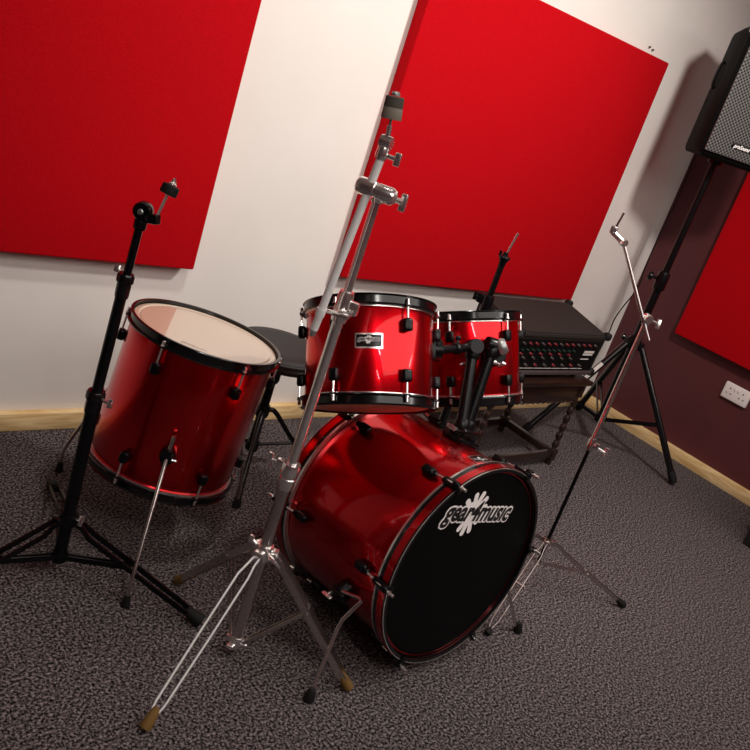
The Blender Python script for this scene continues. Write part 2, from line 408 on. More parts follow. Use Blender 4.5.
# ------------------------------------------------------------------ bass drum
BC = V((-2.6358, -1.3759, .3190)); BA = V((.0357, -.9969, .0696)).normalized()
E1 = V((.9994, .0358, 0)).normalized(); E2 = E1.cross(BA) * (1 if E1.cross(BA).z > 0 else -1)
RB, RH, HW, BD = .2765, .2886, .037, .4102
t = bass = thing('bass_drum', (BC.x, BC.y+.22, 0), 'big red bass drum lying on its side with a black gear4music front head', 'drum')
bm = lathe(B(), [(RB-.008, -.012), (RB-.002, -.012), (RB, -.02), (RB, -BD-.020), (RB-.002, -BD-.028), (RB-.008, -BD-.028)], BC, BA, 128, E1, closed=True)
obj('shell', bm, 'lacquer', t, smooth=50)
for c, s in ((BC, -1), (BC - BA*(BD+HW), 1)):
    # front face of hoop at h=0, running inwards (s)
    hp_ = obj('hoop', lathe(B(), [(RH-.0105, 0), (RH-.002, 0), (RH, .0015*s), (RH, (HW-.0015)*s), (RH-.002, HW*s), (RH-.0105, HW*s)], c, BA, 128, E1, closed=True), 'black_gloss', t, 'black wooden hoop')
    obj('inlay', lathe(B(), [(RH-.001, .006*s), (RH+.0007, .006*s), (RH+.0007, .026*s), (RH-.001, .026*s)], c, BA, 128, E1, closed=True), 'lacquer', hp_, 'red inlay band round the hoop')
    obj('edge_line', lathe(B(), [(RH-.0016, -.0004*s), (RH+.0004, -.0004*s), (RH+.0004, .0010*s), (RH-.0016, .0010*s)], c, BA, 128, E1, closed=True), 'silver', hp_, 'thin silver line along the hoop edge')
    obj('head_rim', lathe(B(), [(RH-.010, (HW+.0003)*s), (RH+.0004, (HW+.0003)*s), (RH-.0002, (HW+.0065)*s), (RH-.010, (HW+.0065)*s)], c, BA, 128, E1, closed=True), 'silver', t, 'bright metal rim of the head')
    hd = 'head_black' if s == -1 else 'head'
    obj('drumhead', lathe(B(), [(0, .011*s), (RB-.02, .011*s), (RB-.006, .012*s), (RB+.0012, .016*s), (RB+.0012, (HW+.004)*s), (RB+.0002, (HW+.004)*s), (RB-.003, .018*s), (0, .0135*s)], c, BA, 128, E1), hd, t, 'black front head' if s == -1 else 'cream batter head')
def bp(deg, off, r): 
    th = math.radians(deg); return BC - BA*off + (E1*math.cos(th) + E2*math.sin(th))*r
for k in range(6):
    deg = 60*k; th = math.radians(deg); n = E1*math.cos(th) + E2*math.sin(th)
    for off, s in ((.100, 1), (BD+HW-.100, -1)):
        P = BC - BA*off + n*RB
        bm = box(B(), P + n*.011, (.024, .022, .042), X=BA.cross(n), Z=BA, bevel=.0085, seg=3)
        lathe(bm, [(.006, -.012), (.009, -.002), (.009, .004), (.0065, .007), (0, .007)], P + n*.013 + BA*s*.022, BA*s, 12)
        lg = obj('lug', bm, 'black', t)
        e = P + n*.024 + BA*s*(.100 + .012)
        st = P + n*.015 + BA*s*.018
        bm = tube(B(), [st, e], .0033, 8)
        # T handle end
        lathe(bm, [(0, 0), (.006, 0), (.006, .004), (.0042, .005), (.0042, .016), (0, .017)], e, BA*s, 10)
        obj('tension_rod', bm, 'chrome', lg, 'chrome tension rod')
        hb = P + n*(RH-RB)
        cl = box(B(), hb + n*.006 + BA*s*.078, (.019, .009, .052), X=BA.cross(n), Z=BA, bevel=.003)
        box(cl, hb - n*.003 + BA*s*.1025, (.019, .020, .006), X=BA.cross(n), Z=BA, bevel=.002)
        lathe(cl, [(0, -.008), (.0085, -.008), (.0095, .004), (.0075, .010), (0, .010)], hb + n*.012 + BA*s*.096, BA*s, 14)
        obj('claw_hook', cl, 'black', lg, 'black claw hook over the hoop')
# logo on the front head, drumhead turned a little clockwise
rot = math.radians(-8.3)
def lp(x, y, l):
    X = x*math.cos(rot) - y*math.sin(rot); Y = x*math.sin(rot) + y*math.cos(rot)
    return BC - BA*(.011 - .0004 - l) + E1*(X - .011) + E2*(Y + .1375)
logo('head_logo', .305, lp, t, splat_c=(-.095, .068), lift=.0010)
# small badge on the shell
def sp(x, y, l):
    th = math.radians(86) - x/RB
    return BC - BA*(.078 - y) + (E1*math.cos(th) + E2*math.sin(th))*(RB + .0006 + l)
def spatch(w, h, l0, l1):
    bm = B(); N = 8
    def row(y, l): return [bm.verts.new(sp(-w/2 + w*i/N, y, l)) for i in range(N+1)]
    A, Bq, Cq, D = row(-h/2, l0), row(-h/2, l1), row(h/2, l1), row(h/2, l0)
    for p, q in ((A, Bq), (Bq, Cq), (Cq, D)):
        for i in range(N): bm.faces.new((p[i], p[i+1], q[i+1], q[i]))
    for i in (0, N): bm.faces.new((A[i], Bq[i], Cq[i], D[i]))
    return bm
bd = obj('badge', spatch(.066, .036, -.0005, .0012), 'silver', t, 'silver edged badge')
obj('badge_face', spatch(.059, .029, .0008, .0016), 'black', bd, 'black badge face')
logo('badge_logo', .054, lambda x, y, l: sp(x, y, .0018 + l*.5), t, splat_c=(-.02, .05), sc=.9)
# spurs
for s in (-1, 1):
    n = E1*s; deg = -158 if s < 0 else -22
    nn = (bp(deg, .14, 1) - (BC - BA*.14)).normalized()
    P = bp(deg, .150, RB)
    tan = BA.cross(nn)
    bm = lathe(B(), [(.0, .034), (.014, .034), (.022, .028), (.025, .014), (.026, 0), (0, 0)], P, nn, 20)
    box(bm, P + nn*.026, (.030, .026, .050), X=tan, Z=BA, bevel=.005)
    br = obj('spur_bracket', bm, 'black', t)
    wn = lathe(B(), [(0, 0), (.005, 0), (.005, .02), (0, .02)], P + nn*.030 - BA*.018, nn, 10)
    box(wn, P + nn*.052 - BA*.018, (.034, .006, .012), X=BA, Z=nn, bevel=.002)
    obj('wing_bolt', wn, 'chrome', br, 'chrome wing bolt')
    foot = V((BC.x + s*.408, -1.372, 0))
    k0 = P + nn*.028 - BA*.03; k1 = V((BC.x + s*.292, -1.328, .243)); k2 = V((BC.x + s*.325, -1.312, .170))
    rodm = tube(B(), [k0, k1 + (k0-k1)*.1, k1 + (k2-k1)*.08, k2 + (k1-k2)*.1, k2 + (foot-k2)*.08, foot + (k2-foot)*.12], .0055, 12)
    sr = obj('spur', rodm, 'dull_chrome', t, 'bent chrome spur rod')
    bm = lathe(B(), [(0, .034), (.008, .034), (.011, .028), (.0145, .006), (.013, 0), (0, 0)], foot, (k2-foot).normalized()*.4 + V((0, 0, 1)), 16)
    obj('rubber_foot', bm, 'rubber', sr, 'black rubber foot')

# ------------------------------------------------------------------ double tom holder standing on the bass drum
t = thing('tom_holder', (-2.56, -1.17, .597), 'black double-post tom holder standing on the red bass drum', 'tom holder')
nb = (bp(86, .2, 1) - (BC - BA*.2)).normalized()
cb = V((-2.562, -1.163, .0)); 
hpt = bp(74.5, .195, RB)   # point on the shell under the holder
PB = hpt
nrm = (hpt - (BC - BA*.195)).normalized()
tanx = BA.cross(nrm)
if tanx.x < 0: tanx = -tanx
bm = box(B(), PB + nrm*.006, (.088, .075, .016), X=tanx, Z=nrm, bevel=.005)
box(bm, PB + nrm*.026, (.070, .056, .030), X=tanx, Z=nrm, bevel=.007, seg=3)
bpz = obj('base_plate', bm, 'black_gloss', t)
wn = tube(B(), [PB + nrm*.028 - tanx*.03, PB + nrm*.030 - tanx*.062], .004, 8)
box(wn, PB + nrm*.030 - tanx*.066, (.008, .030, .012), X=tanx, Z=nrm, bevel=.002)
obj('wing_bolt', wn, 'chrome', bpz, 'chrome wing bolt')
p1b, p1t = PB + nrm*.03 - tanx*.018, V((-2.538, -1.068, .800))
p2b, p2t = PB + nrm*.03 + tanx*.020 - BA*.012, V((-2.478, -1.083, .812))
tom1c = V((-2.8534, -.9534, .8641)); a1, u1, v1 = drum_frame(.1075, .5989)
tom2c = V((-2.3957, -.8812, .8381)); a2, u2, v2 = drum_frame(-.0436, .4942)
def toward_axis(p, c, ax):
    w = p - c; w = w - ax*w.dot(ax); return w.normalized()
# tom brackets belong to the toms; arms belong to the holder
q1 = V((-2.700, -1.075, .804)); n1 = toward_axis(q1, tom1c, a1); h1 = -(q1-tom1c).dot(a1)
S1 = tom1c - a1*h1 + n1*.161
bm = box(B(), S1 + n1*.004, (.060, .062, .012), X=a1.cross(n1), Z=n1, bevel=.004)
lathe(bm, [(.0, .034), (.026, .034), (.031, .030), (.031, .012), (.028, .006), (0, .006)], S1, n1, 24)
obj('mount_bracket', bm, 'black', TOM1[0], 'round black mounting bracket')
q2 = p2t + V((.05, .06, -.04)); n2 = toward_axis(q2, tom2c, a2)
S2 = tom2c - a2*.125 + n2*.1545
bm = box(B(), S2 + n2*.004, (.060, .062, .012), X=a2.cross(n2), Z=n2, bevel=.004)
lathe(bm, [(.0, .030), (.024, .030), (.029, .026), (.029, .012), (.026, .006), (0, .006)], S2, n2, 24)
obj('mount_bracket', bm, 'black', TOM2[0], 'round black mounting bracket')
for (pb, pt, Sx, nx) in ((p1b, p1t, S1, n1), (p2b, p2t, S2, n2)):
    d = (pt-pb).normalized()
    bm = tube(B(), [pb, pb*.45 + pt*.55], .0165, 18)
    tube(bm, [pb*.45 + pt*.55, pt - d*.02], .0150, 18)
    lathe(bm, [(.0, .0), (.020, 0), (.0215, .006), (.0215, .024), (.019, .030), (0, .03)], pb, d, 20)
    po = obj('post', bm, 'black', t)
    lathe_c = lathe(B(), [(0, -.022), (.019, -.022), (.0215, -.014), (.0215, .010), (.017, .020), (0, .022)], pt, d, 20)
    side = d.cross(nx).normalized()
    lathe(lathe_c, [(0, -.024), (.020, -.024), (.022, -.018), (.022, .018), (.020, .024), (0, .024)], pt + d*.012, side, 20)
    cl = obj('tilter_clamp', lathe_c, 'black', po)
    wn = tube(B(), [pt - d*.03 + side*.01, pt - d*.03 + side*.036], .0042, 8)
    box(wn, pt - d*.03 + side*.040, (.034, .007, .014), X=d*.4 + nx, Z=side, bevel=.002)
    box(wn, pt - d*.03 + side*.018, (.012, .010, .012), X=d, Z=side, bevel=.003)
    obj('wing_bolt', wn, 'chrome', po, 'chrome wing bolt')
    endp = Sx + nx*.030
    bm = tube(B(), [pt + d*.012, pt*.3 + endp*.7 + d*.004, endp], .0115, 14)
    ar = obj('tom_arm', bm, 'black', t)
    mid = pt*.5 + endp*.5
    kb = lathe(B(), [(0, -.012), (.014, -.012), (.0165, -.008), (.0165, .008), (.014, .012), (0, .012)], mid + d*.006, (endp-pt), 16)
    tube(kb, [mid + d*.006, mid + d*.034], .005, 8)
    ball(kb, mid + d*.034, .008)
    obj('arm_collar', kb, 'black', ar)
# pewter cap on the second clamp
bm = lathe(B(), [(0, -.006), (.020, -.006), (.0235, 0), (.0235, .010), (.018, .018), (0, .019)], p2t + V((.016, -.010, .014)), (.55, -.55, .65), 18)
obj('clamp_cap', bm, 'pewter', t, 'grey metal clamp cap')

# ------------------------------------------------------------------ drum hardware stands
def leg_pair(bm, path, gaps, w, th, lateral, rnd=False):
    for s in (-1, 1):
        pts = [V(p) + lateral*(g*s) for p, g in zip(path, gaps)]
        if rnd: tube(bm, pts, w/2, 8)
        else: strap(bm, pts, w, th, lateral.cross((pts[-1]-pts[0]).normalized()))
    return bm

def tripod(t, base, hub_z, low_z, R, angles, w, th, gap, metal, footmat, bulge=.05, foot_r=.014, foot_l=.045, footz=.016, attach=.55, brace_w=.009, brace=True):
    base = V(base)
    for deg in angles:
        d = V((math.cos(math.radians(deg)), math.sin(math.radians(deg)), 0)); lat = V((-d.y, d.x, 0))
        hub = base + d*.024 + V((0, 0, hub_z)); foot = base + d*R + V((0, 0, footz))
        k = base + d*(.024 + bulge) + V((0, 0, hub_z - bulge*.55))
        e = foot + (k-foot).normalized()*.05
        path = [hub, hub + (k-hub)*.5 + V((0, 0, .004)), k, k*.5+e*.5, e, foot + (k-foot).normalized()*.012]
        lg = obj('leg', leg_pair(B(), path, [gap*.5, gap*.6, gap, gap, gap*.85, gap*.35], w, th, lat), metal, t)
        fd = (foot - e).normalized()
        fm = lathe(B(), [(0, -foot_l), (foot_r*.55, -foot_l), (foot_r*.75, -foot_l*.8), (foot_r, -.004), (foot_r*.9, .004), (0, .006)], foot + fd*.004, fd, 14)
        obj('rubber_foot', fm, footmat, lg, 'worn brown rubber foot' if footmat == 'amber' else 'black rubber foot')
        if not brace: continue
        m = k + (e-k)*attach
        lo = base + d*.016 + V((0, 0, low_z))
        bm = leg_pair(B(), [lo, lo*.5 + m*.5, m], [.006, .006, .006], brace_w, th, lat)
        tube(bm, [m - lat*(gap+.006), m + lat*(gap+.006)], .0028, 8)
        obj('brace', bm, metal, lg)

def wing_nut(C, d, up, L=.03, arm=.03, mt='chrome', parent=None, r=.0045):
    C, d = V(C), V(d).normalized()
    bm = tube(B(), [C, C + d*L], r, 10)
    box(bm, C + d*(L+.003), (arm, r*1.6, .013), X=up, Z=d, bevel=.002)
    return obj('wing_nut', bm, mt, parent, 'chrome wing nut' if mt == 'chrome' else None)

RH_ = V((.473, -.881, 0)).normalized()   # a horizontal direction used for handles

# --- chrome boom cymbal stand in front
GS = 'cymbal stands of the kit'
base = V((-3.138, -1.164, 0))
t = thing('cymbal_stand', base, 'tall chrome boom cymbal stand standing in front of the floor tom and toms', 'cymbal stand', GS)
bm = tube(B(), [base + V((0, 0, .035)), base + V((0, 0, .53))], .0148, 20)
obj('lower_tube', bm, 'dull_chrome', t)
obj('middle_tube', tube(B(), [base + V((0, 0, .50)), base + V((0, 0, .945))], .0118, 20), 'chrome', t)
obj('upper_tube', tube(B(), [base + V((0, 0, .92)), base + V((0, 0, 1.185))], .0090, 18), 'chrome', t)
bm = lathe(B(), [(0, -.035), (.0185, -.035), (.0195, -.028), (.0195, -.008), (.0175, -.006), (.0175, .0), (.022, .002), (.022, .024), (.020, .030), (0, .03)], base + V((0, 0, .52)), (0, 0, 1), 24)
box(bm, base + V((0, 0, .535)) - RH_*.026, (.022, .014, .026), X=RH_, bevel=.003)
cl = obj('height_clamp', bm, 'chrome', t); wing_nut(base + V((0, 0, .535)) - RH_*.030, -RH_, (0, 0, 1), .022, .034, 'chrome', cl)
bm = lathe(B(), [(0, -.038), (.0165, -.038), (.0175, -.030), (.0175, .020), (.0155, .030), (0, .03)], base + V((0, 0, .945)), (0, 0, 1), 22)
box(bm, base + V((0, 0, .945)) + RH_*.022, (.026, .018, .030), X=RH_, bevel=.004)
cl = obj('height_clamp', bm, 'chrome', t)
FW = V((-.881, -.473, 0))
wn = tube(B(), [base + V((0, 0, .93)) + RH_*.022 + FW*.004, base + V((0, 0, .93)) + RH_*.022 + FW*.030], .006, 10)
tube(wn, [base + V((0, 0, .932)) + RH_*.030 + FW*.030, base + V((0, 0, .925)) - RH_*.030 + FW*.030], .0055, 10)
ball(wn, base + V((0, 0, .925)) - RH_*.030 + FW*.030, .0065)
obj('clamp_handle', wn, 'chrome', cl)
# leg hub
bm = lathe(B(), [(0, -.020), (.019, -.020), (.0215, -.014), (.0215, .012), (.019, .020), (0, .02)], base + V((0, 0, .305)), (0, 0, 1), 22)
for deg in (205.9, 314.4, 91.7):
    d = V((math.cos(math.radians(deg)), math.sin(math.radians(deg)), 0))
    box(bm, base + V((0, 0, .305)) + d*.026, (.018, .024, .026), X=d, bevel=.003)
hb = obj('leg_hub', bm, 'chrome', t)
wn = wing_nut(base + V((0, 0, .31)) + RH_*.018 + FW*.010, RH_*.8 + FW*.6, (FW*.6 - RH_*.5 + V((0, 0, .6))), .026, .040, 'chrome', hb)
wing_nut(base + V((0, 0, .31)) - RH_*.020, -RH_*.9 + V((0, 0, .5)), (0, 0, 1), .020, .020, 'chrome', hb)
bm = lathe(B(), [(0, -.018), (.017, -.018), (.018, -.010), (.018, .008), (.016, .014), (0, .014)], base + V((0, 0, .040)), (0, 0, 1), 20)
for deg in (205.9, 314.4, 91.7):
    d = V((math.cos(math.radians(deg)), math.sin(math.radians(deg)), 0))
    box(bm, base + V((0, 0, .034)) + d*.020, (.022, .018, .010), X=d, bevel=.002)
obj('brace_collar', bm, 'chrome', t)
tripod(t, base, .305, .036, .345, (205.9,), .0055, .0032, .0135, 'satin', 'amber', .055, brace=False)
tripod(t, base, .305, .036, .300, (314.4,), .018, .0028, .0135, 'dull_chrome', 'amber', .02, attach=.45)
tripod(t, base, .305, .036, .280, (91.7,), .018, .0028, .0135, 'dull_chrome', 'amber', .02, attach=.30)
# tilter barrel and boom
tl = base + V((0, 0, 1.195)); off = FW*.030
bm = lathe(B(), [(0, -.022), (.014, -.022), (.0155, -.016), (.0155, .010), (.012, .016), (0, .016)], tl, (0, 0, 1), 20)
lathe(bm, [(0, -.042), (.0155, -.042), (.018, -.038), (.018, -.004), (.016, -.002), (.016, .003), (.0175, .005), (.0175, .034), (.014, .040), (0, .04)], tl + FW*.046 + RH_*.010 + V((0, 0, .006)), RH_, 22)
ti = obj('tilter', bm, 'chrome', t)
wing_nut(tl + RH_*.036 + FW*.010 - V((0, 0, .002)), RH_, (.1, .1, 1), .020, .036, 'chrome', ti, .006)
b0, b1 = V((-3.200, -1.168, .885)), V((-3.181, -1.186, 1.278))
bm = tube(B(), [b0 + (b1-b0)*.075, b1], .0086, 18)
lathe(bm, [(0, 0), (.0082, 0), (.0088, .004), (.0088, .030), (.0105, .034), (.0105, .050), (0, .05)], b0, (b1-b0), 18)
bo = obj('boom', bm, 'satin', t)
obj('boom_tip', lathe(B(), [(0, 0), (.0062, 0), (.0070, .004), (.0070, .016), (0, .016)], b0 - (b1-b0).normalized()*.014, (b1-b0), 14), 'pewter', bo, 'grey end cap of the boom')
bm = lathe(B(), [(0, -.028), (.0110, -.028), (.0125, -.022), (.0125, -.006), (.010, 0), (0, 0)], b1 + V((0, 0, .012)), (b1-b0), 16)
lathe(bm, [(0, -.012), (.0125, -.012), (.0135, -.008), (.0135, .008), (.0125, .012), (0, .012)], b1 + V((0, 0, .018)), RH_, 18)
ti2 = obj('tilter', bm, 'chrome', t); wing_nut(b1 + V((0, 0, -.006)) + RH_*.010, RH_, (.1, .1, 1), .020, .026, 'chrome', ti2)
s0, s1 = b1 + V((0, 0, .020)), V((-3.186, -1.178, 1.375))
sd = (s1-s0).normalized()
bm = tube(B(), [s0, s1], .0032, 10); tube(bm, [s0, s0 + sd*.030], .0058, 12)
ro = obj('cymbal_rod', bm, 'chrome', t)
obj('lower_felt', lathe(B(), [(0, -.010), (.0195, -.010), (.0205, -.008), (.0190, .011), (.018, .0125), (0, .0125)], s0 + sd*.052, sd, 24), 'felt_light', ro, 'tan felt washer')
obj('upper_felt', lathe(B(), [(0, -.010), (.0185, -.010), (.019, -.008), (.018, .009), (.016, .011), (0, .011)], s0 + sd*.074, sd, 24), 'felt_dark', ro, 'dark grey felt washer')
obj('top_nut', lathe(B(), [(0, 0), (.009, 0), (.009, .004), (.006, .008), (0, .008)], s0 + sd*.086, sd, 12), 'pewter', ro)

# --- black cymbal stand on the left
base = V((-3.4319, -.7531, 0))
t = thing('cymbal_stand', base, 'black cymbal stand with short tilted rod at the left, before the floor tom', 'cymbal stand', GS)
tp = V((.012, -.004, 0))
obj('lower_tube', tube(B(), [base + V((0, 0, .045)), base + V((0, 0, .515))], .0165, 20), 'black', t)
obj('middle_tube', tube(B(), [base + V((0, 0, .49)), base + tp*.6 + V((0, 0, .80))], .0132, 20), 'black', t)
obj('upper_tube', tube(B(), [base + tp*.6 + V((0, 0, .78)), base + tp + V((0, 0, .955))], .0095, 18), 'black', t)
for zz, r, o_ in ((.50, .0165, 0), (.80, .0135, .6)):
    c = base + tp*o_ + V((0, 0, zz))
    bm = lathe(B(), [(0, -.030), (r+.002, -.030), (r+.003, -.022), (r+.003, .004), (r+.0065, .008), (r+.0065, .022), (r+.003, .028), (0, .028)], c, (0, 0, 1), 22)
    cl = obj('height_clamp', bm, 'black_gloss', t)
    if zz < .7: wing_nut(c + RH_*.018 + V((0, 0, .012)), RH_, (.3, .3, 1), .022, .022, 'chrome', cl)
    else: wing_nut(c - RH_*.012 + V((0, 0, .018)), -RH_*.6 + V((0, 0, .5)), (.3, .3, 1), .016, .018, 'chrome', cl)
c = base + V((0, 0, .165))
bm = lathe(B(), [(0, -.018), (.021, -.018), (.0235, -.012), (.0235, .012), (.021, .018), (0, .018)], c, (0, 0, 1), 22)
AN = (-48.7, 71.3, 191.3)
for deg in AN:
    d = V((math.cos(math.radians(deg)), math.sin(math.radians(deg)), 0)); box(bm, c + d*.028, (.020, .026, .022), X=d, bevel=.003)
hb = obj('leg_hub', bm, 'black', t); wing_nut(c + RH_*.018 + V((0, 0, .006)), RH_ + V((0, 0, .3)), (.3, .3, 1), .018, .026, 'chrome', hb)
bm = lathe(B(), [(0, -.016), (.019, -.016), (.020, .008), (.018, .014), (0, .014)], base + V((0, 0, .055)), (0, 0, 1), 20)
obj('brace_collar', bm, 'black', t)
tripod(t, base, .165, .055, .392, AN, .014, .005, .014, 'black', 'rubber', .045, .019, .045, .018, .42, .014)
c = base + tp + V((0, 0, .973))
bm = lathe(B(), [(0, -.026), (.0135, -.026), (.0145, -.020), (.0145, -.006), (.012, 0), (0, 0)], c - V((0, 0, .012)), (0, 0, 1), 18)
lathe(bm, [(0, -.014), (.019, -.014), (.0215, -.010), (.0215, .010), (.019, .014), (0, .014)], c + V((0, 0, .004)), RH_*.35 - FW*-.94, 20)
box(bm, c + RH_*.028 - V((0, 0, .004)), (.030, .020, .022), X=RH_ + V((0, 0, .2)), bevel=.003)
ti = obj('tilter', bm, 'black', t)
obj('tilter_bolt', lathe(B(), [(0, 0), (.007, 0), (.006, .004), (0, .005)], c + V((0, 0, .004)) + FW*.015 + RH_*.004, FW, 12), 'pewter', ti, 'steel bolt')
s0 = c + RH_*.036 + V((0, 0, .002)); s1 = base + tp + V((.038, -.020, 0))*1.0 + V((0, 0, 1.055)); sd = (V((-3.380, -.780, 1.046)) - s0).normalized()
ro = obj('cymbal_rod', tube(B(), [s0, s0 + sd*.095], .0034, 10), 'chrome', t, 'thin chrome rod')
obj('felt_washer', lathe(B(), [(0, -.012), (.0185, -.012), (.0195, -.009), (.0195, .007), (.017, .010), (0, .010)], s0 + sd*.068, sd, 24), 'rubber', ro, 'black washer')
obj('top_nut', lathe(B(), [(0, 0), (.010, 0), (.010, .003), (.006, .006), (.006, .010), (0, .011)], s0 + sd*.079, sd, 12), 'chrome', ro, 'chrome nut')

# --- thin chrome cymbal stand on the right
base = V((-1.98, -1.2075, 0))
t = thing('cymbal_stand', base, 'thin chrome cymbal stand at the right with a bent top, beside the bass drum', 'cymbal stand', GS)
obj('lower_tube', tube(B(), [base + V((0, 0, .085)), base + V((0, 0, .56))], .0062, 14), 'black', t, 'dark lower rod')
obj('upper_tube', tube(B(), [base + V((0, 0, .54)), base + V((0, 0, .975))], .0085, 16), 'dull_chrome', t)
bm = lathe(B(), [(0, -.024), (.0105, -.024), (.0125, -.018), (.0125, .012), (.0105, .018), (0, .018)], base + V((0, 0, .555)), (0, 0, 1), 18)
box(bm, base + V((0, 0, .552)) + RH_*.016, (.020, .014, .022), X=RH_, bevel=.003)
cl = obj('height_clamp', bm, 'dull_chrome', t); wing_nut(base + V((0, 0, .548)) + RH_*.022, RH_ - V((0, 0, .15)), (0, 0, 1), .028, .036, 'chrome', cl)
c = base + V((0, 0, .178))
bm = lathe(B(), [(0, -.014), (.012, -.014), (.014, -.008), (.014, .008), (.012, .014), (0, .014)], c, (0, 0, 1), 18)
AN3 = (-35.0, 205.0, 85.0)
for deg in AN3:
    d = V((math.cos(math.radians(deg)), math.sin(math.radians(deg)), 0)); box(bm, c + d*.018, (.016, .020, .018), X=d, bevel=.002)
obj('leg_hub', bm, 'dull_chrome', t)
obj('brace_collar', lathe(B(), [(0, -.010), (.010, -.010), (.011, .006), (.009, .010), (0, .010)], base + V((0, 0, .095)), (0, 0, 1), 16), 'dull_chrome', t)
tripod(t, base, .178, .095, .352, (-35.0,), .011, .0022, .010, 'dull_chrome', 'rubber', .05, .013, .040, .014, .45, .006)
tripod(t, base, .178, .095, .395, (201.0,), .010, .0022, .012, 'chrome', 'rubber', .05, .011, .020, .012, .45, .006)
tripod(t, base, .178, .095, .352, (85.0,), .011, .0022, .010, 'dull_chrome', 'rubber', .05, .013, .040, .014, .45, .006)
c = base + V((0, 0, .985))
bm = lathe(B(), [(0, -.020), (.0105, -.020), (.012, -.014), (.012, .004), (0, .006)], c, (0, 0, 1), 16)
lathe(bm, [(0, -.014), (.0115, -.014), (.0135, -.010), (.0135, .010), (.0115, .014), (0, .014)], c + V((0, 0, .004)) + FW*.010, RH_*.5 + FW*.86, 18)
ti = obj('tilter', bm, 'chrome', t); wing_nut(c + RH_*.010, RH_ - V((0, 0, .1)), (.2, .2, 1), .022, .030, 'chrome', ti)
a0, a1_ = V((-1.966, -1.232, .928)), V((-2.052, -1.072, 1.172))
a0 = a0 + FW*.012; a1_ = a1_ + FW*.012
bo = obj('boom', tube(B(), [a0, a1_], .0058, 14), 'dull_chrome', t)
bm = lathe(B(), [(0, -.014), (.009, -.014), (.0115, -.008), (.0115, .008), (.009, .014), (0, .014)], a1_, RH_*.6 + FW*.8, 16)
e = V((-2.075, -1.040, 1.190)) + FW*.012
tube(bm, [a1_, e], .009, 12)
box(bm, e + V((0, 0, .006)), (.020, .016, .024), X=RH_, bevel=.003)
obj('tilter', bm, 'chrome', bo)
ro = obj('cymbal_rod', tube(B(), [e, e + V((.004, -.006, .062))], .0042, 10), 'dull_chrome', bo)

# --- black hi-hat stand behind the smaller tom
base = V((-1.975, -.612, 0))
t = thing('hi_hat_stand', base, 'black hi-hat stand without cymbals, rising behind the smaller tom', 'hi-hat stand')
obj('lower_tube', tube(B(), [base + V((0, 0, .06)), base + V((0, 0, .78))], .0150, 18), 'black', t)
obj('upper_tube', tube(B(), [base + V((0, 0, .74)), base + V((0, 0, .945))], .0110, 18), 'black', t)
bm = lathe(B(), [(0, -.035), (.0185, -.035), (.020, -.026), (.020, .016), (.017, .026), (0, .026)], base + V((0, 0, .785)), (0, 0, 1), 20)
box(bm, base + V((0, 0, .790)) - RH_*.026, (.030, .022, .036), X=RH_, bevel=.005)
cl = obj('height_clamp', bm, 'black', t); wing_nut(base + V((0, 0, .79)) - RH_*.034, -RH_, (0, 0, 1), .012, .030, 'black', cl)
bm = lathe(B(), [(0, -.030), (.0115, -.030), (.013, -.012), (.019, .000), (.0215, .006), (.0195, .010), (.010, .012), (.008, .024), (0, .024)], base + V((0, 0, .948)), (0, 0, 1), 20)
box(bm, base + V((0, 0, .956)) - RH_*.018 + V((0, 0, .006)), (.010, .008, .020), X=RH_, bevel=.002)
obj('cymbal_seat', bm, 'black', t)
obj('pull_rod', tube(B(), [base + V((0, 0, .95)), base + V((.006, -.014, 1.048))], .0036, 10), 'chrome', t, 'thin bright pull rod')
obj('leg_hub', lathe(B(), [(0, -.016), (.020, -.016), (.022, .010), (.020, .016), (0, .016)], base + V((0, 0, .20)), (0, 0, 1), 18), 'black', t)
tripod(t, base, .20, .07, .27, (10, 130, 250), .013, .004, .011, 'black', 'rubber', .045, .015, .035, .016, .5, .010)
obj('pedal', box(B(), base + V((-.02, .17, .035)), (.085, .26, .008), Z=(0, -.12, 1), bevel=.003), 'black', t)

# ------------------------------------------------------------------ drum stool
base = V((-2.606, -.360, 0))
t = thing('drum_stool', base, 'black round drum stool by the white wall, between floor tom and larger tom', 'stool')
obj('seat', lathe(B(), [(0, .486), (.10, .487), (.138, .486), (.150, .482), (.157, .475), (.1595, .466), (.160, .452), (.158, .440), (.150, .434), (0, .434)], base, (0, 0, 1), 64), 'vinyl', t, smooth=60)
obj('seat_piping', lathe(B(), [(.1585, .463), (.1625, .466), (.1625, .470), (.1575, .473)], base, (0, 0, 1), 64, closed=True), 'vinyl', t)
obj('seat_plate', box(B(), base + V((0, 0, .428)), (.13, .13, .012), bevel=.004), 'black', t)
obj('pole', tube(B(), [base + V((0, 0, .085)), base + V((0, 0, .428))], .0165, 20), 'black', t)
bm = lathe(B(), [(0, -.022), (.021, -.022), (.024, -.015), (.024, .015), (.021, .022), (0, .022)], base + V((0, 0, .235)), (0, 0, 1), 20)
obj('leg_hub', bm, 'black', t)
obj('height_collar', lathe(B(), [(0, -.03), (.022, -.03), (.026, -.02), (.026, .02), (.022, .03), (0, .03)], base + V((0, 0, .375)), (0, 0, 1), 20), 'black', t)
obj('brace_collar', lathe(B(), [(0, -.02), (.022, -.02), (.024, -.012), (.024, .012), (.020, .02), (0, .02)], base + V((0, 0, .10)), (0, 0, 1), 20), 'black', t)
